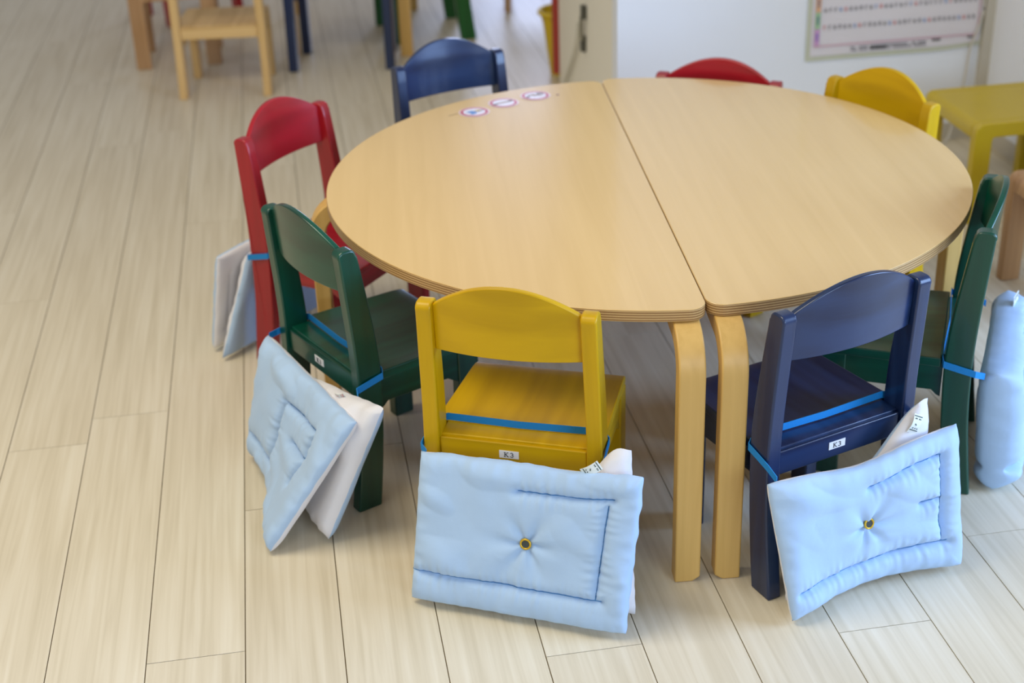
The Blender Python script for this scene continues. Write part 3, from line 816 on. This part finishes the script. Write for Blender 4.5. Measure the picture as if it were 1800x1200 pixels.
HG = 'quilted protective hoods hung behind the chairs'
def hood(key, label, front, rear, seams, eye, **kw):
    x, y, a = POSE[key]
    t = thing('padded_hood', label, 'cushion', (x, y, 0), a, HG)
    o, Wd, Hd = panel('outer_panel', t, front, seams, eye=eye, **kw.get('fk', {}))
    o['label'] = 'light blue quilted side'
    if rear:
        r, _, _ = panel('rear_panel', t, rear, kw.get('rseams', []), outer=kw.get('rmat', 'fab_white'), inner='fab_blue', nx=56, ny=40, seed=kw.get('fk', {}).get('seed', 0)+5, thick=kw.get('rthick', 0.028), top=kw.get('rtop'))
        r['label'] = 'white lining side' if not kw.get('rmat') else 'folded second blue layer'
    if eye and kw.get('eyepos') is None:
        TL, TR_, BR, BL = [Vector(c) for c in front]
        ua, ub = eye[0]/Wd, eye[1]/Hd
        base = (BL*(1-ua)+BR*ua)*(1-ub)+(TL*(1-ua)+TR_*ua)*ub
        if kw.get('fk', {}).get('bot'): base += Vector(kw['fk']['bot'](ua))*(1-ub)
        n = (BR-BL).cross(TL-BL).normalized()
        if n.y > 0: n = -n
        if kw.get('fk', {}).get('kink'): base += n*kw['fk']['kink'](ua, ub)
        eyelet(t, base+n*(kw.get('eyeoff', 0.0095)), n)
    # elastic loop round both posts
    o_ = W_/2; e = 0.0018
    zl, zr = kw.get('zl', 0.243), kw.get('zr', 0.245)
    zs = S_+0.0105
    TLp, TRp = kw.get('tie', (Vector(front[0]), Vector(front[1])))
    pts = [tuple(Vector(TLp)), (-o_-e-0.001, -0.006, zl), (-o_-e, 0.022, zl+0.006), (-o_-e, 0.0475, zl+0.012), (-o_+0.004, 0.0502, zl+0.018), (-o_+TP+0.002, 0.0500, zs), (0, 0.046, zs), (o_-TP-0.002, 0.0500, zs), (o_-0.004, 0.0502, zr+0.018), (o_+e, 0.0475, zr+0.012), (o_+e, 0.022, zr+0.006), (o_+e+0.001, -0.006, zr), tuple(Vector(TRp))]
    # avoid overshoot: plain polyline
    P = [Vector(p) for p in pts]
    bm = bmesh.new(); rings = []
    w, th = 0.0125, 0.0011
    for i, p in enumerate(P):
        d = (P[min(i+1, len(P)-1)] - P[max(i-1, 0)]); d.z = 0; d.normalize()
        s = Vector((-d.y, d.x, 0))*th/2; z = Vector((0, 0, w/2))
        rings.append([bm.verts.new(q) for q in (p-s-z, p+s-z, p+s+z, p-s+z)])
    for A, B in zip(rings, rings[1:]):
        for k in range(4): bm.faces.new((A[k], A[(k+1) % 4], B[(k+1) % 4], B[k]))
    bm.faces.new(rings[0]); bm.faces.new(rings[-1][::-1])
    obj('elastic_strap', bm, M['elastic'], t, smooth=0.5)
    return t

# yellow chair
b_yel = lambda a: (0, 0, 0.006*math.sin(a*9))
h1 = hood('yellow', 'light blue padded hood hanging behind the yellow chair in front', [(-0.138, -0.034, 0.252), (0.222, -0.058, 0.266), (0.205, -0.112, 0.010), (-0.150, -0.094, 0.010)],
     [(-0.126, -0.030, 0.287), (0.196, -0.022, 0.287), (0.210, -0.060, 0.010), (-0.130, -0.045, 0.010)],
     [(0.0, 0.052, 0.315, 0.050), (0.305, 0.050, 0.310, 0.206), (0.165, 0.212, 0.318, 0.216)], (0.186, 0.126),
     fk=dict(seed=1, thick=0.034, top=lambda a: (0, 0, -0.004*math.exp(-((a-0.7)/0.2)**2))), rtop=lambda a: (0, 0, -0.075*(1-smoothstep(0.70, 0.95, a))),
     tie=((-0.132, -0.028, 0.246), (0.185, -0.018, 0.262)))
care_tag(h1, (0.126, -0.052, 0.256), (-0.55, 0, 0.8), (0.8, 0.1, 0.50), 0.016, 0.031)
# blue chair
h2 = hood('blue', 'light blue padded hood hanging behind the dark blue front chair', [(-0.172, -0.034, 0.238), (0.180, -0.058, 0.250), (0.176, -0.108, 0.010), (-0.150, -0.088, 0.008)],
     [(-0.13, -0.028, 0.275), (0.146, -0.024, 0.290), (0.150, -0.045, 0.02), (-0.13, -0.045, 0.012)],
     [(0.02, 0.042, 0.310, 0.052), (0.300, 0.052, 0.300, 0.205), (0.165, 0.195, 0.300, 0.205), (0.262, 0.128, 0.300, 0.130)], (0.165, 0.118),
     fk=dict(seed=4, thick=0.040, bot=lambda a: (0, 0.030*math.sin(a*PI), 0.004*math.sin(a*PI)), top=lambda a: (0, 0, -0.012*math.exp(-((a-0.45)/0.2)**2)), kink=lambda a, b: 0.012*math.sin(a*PI)*b), rtop=lambda a: (0, 0, -0.085*(1-smoothstep(0.55, 0.97, a))),
     tie=((-0.150, -0.030, 0.236), (0.140, -0.022, 0.258)), eyeoff=0.0115)
care_tag(h2, (0.102, -0.040, 0.248), (-0.8, 0, 0.45), (0.45, 0.05, 0.85), 0.020, 0.032)
# green left chair
h3 = hood('green', 'light blue padded hood with its white lining showing, behind the left green chair', [(-0.135, -0.030, 0.250), (0.243, -0.060, 0.247), (0.164, -0.185, 0.010), (-0.150, -0.088, 0.014)],
     [(-0.120, -0.026, 0.20), (0.262, -0.020, 0.268), (0.196, -0.112, 0.012), (-0.12, -0.05, 0.012)],
     [(0.02, 0.052, 0.16, 0.05), (0.150, 0.05, 0.150, 0.185), (0.150, 0.190, 0.275, 0.196), (0.275, 0.09, 0.278, 0.190), (0.21, 0.135, 0.275, 0.14)], None,
     fk=dict(seed=9, thick=0.038, bot=lambda a: (0, 0.022*math.sin(a*PI*1.5), 0), kink=lambda a, b: 0.010*math.sin(a*PI*2)*math.sin(b*PI)),
     rthick=0.042, tie=((-0.138, -0.026, 0.246), (0.172, -0.016, 0.236)))
care_tag(h3, (0.130, -0.038, 0.245), (0.2, -0.4, 0.8), (0.9, 0.1, 0.25), 0.012, 0.030, 'tagred')
# right green chair
h4 = hood('right', 'thick light blue padded hood hanging behind the right green chair', [(-0.120, -0.044, 0.232), (0.205, -0.052, 0.246), (0.180, -0.088, 0.012), (-0.126, -0.058, 0.008)],
     [(0.02, -0.098, 0.215), (0.235, -0.085, 0.225), (0.200, -0.150, 0.012), (0.03, -0.145, 0.020)],
     [(0.01, 0.040, 0.29, 0.045), (0.28, 0.05, 0.28, 0.18), (0.03, 0.20, 0.28, 0.215)], None,
     rthick=0.045, rmat='fab_blue', rseams=[(0.02, 0.04, 0.18, 0.04), (0.03, 0.04, 0.03, 0.17)],
     fk=dict(seed=14, thick=0.090, inner='fab_blue', kink=lambda a, b: 0.014*math.sin(min(1, a*2)*PI/2)*math.sin(b*PI)),
     tie=((-0.118, -0.022, 0.226), (0.15, -0.014, 0.24)))
care_tag(h4, (0.150, -0.058, 0.232), (0.9, -0.3, 0.25), (0.2, -0.2, 0.9), 0.024, 0.032)
bm = bmesh.new(); box(bm, 0.055, 0.095, -0.1215, -0.1205, 0.150, 0.185); np_ = obj('name_patch', bm, M['paper'], h4)
bm = bmesh.new()
for k in range(4): box(bm, 0.060+k*0.008, 0.065+k*0.008, -0.1222, -0.1214, 0.158, 0.176)
obj('patch_print', bm, M['tagred'], np_)
# red chair
h5 = hood('red', 'padded hood behind the left red chair, folded so mostly white lining shows', [(-0.10, -0.070, 0.235), (0.165, -0.075, 0.238), (0.160, -0.125, 0.012), (-0.10, -0.105, 0.012)],
     [(-0.11, -0.028, 0.235), (0.118, -0.034, 0.232), (0.188, -0.078, 0.010), (-0.11, -0.040, 0.012)],
     [(0.02, 0.045, 0.24, 0.045), (0.23, 0.05, 0.23, 0.18)], None,
     fk=dict(seed=21, thick=0.030), tie=((-0.13, -0.026, 0.236), (0.125, -0.026, 0.236)))
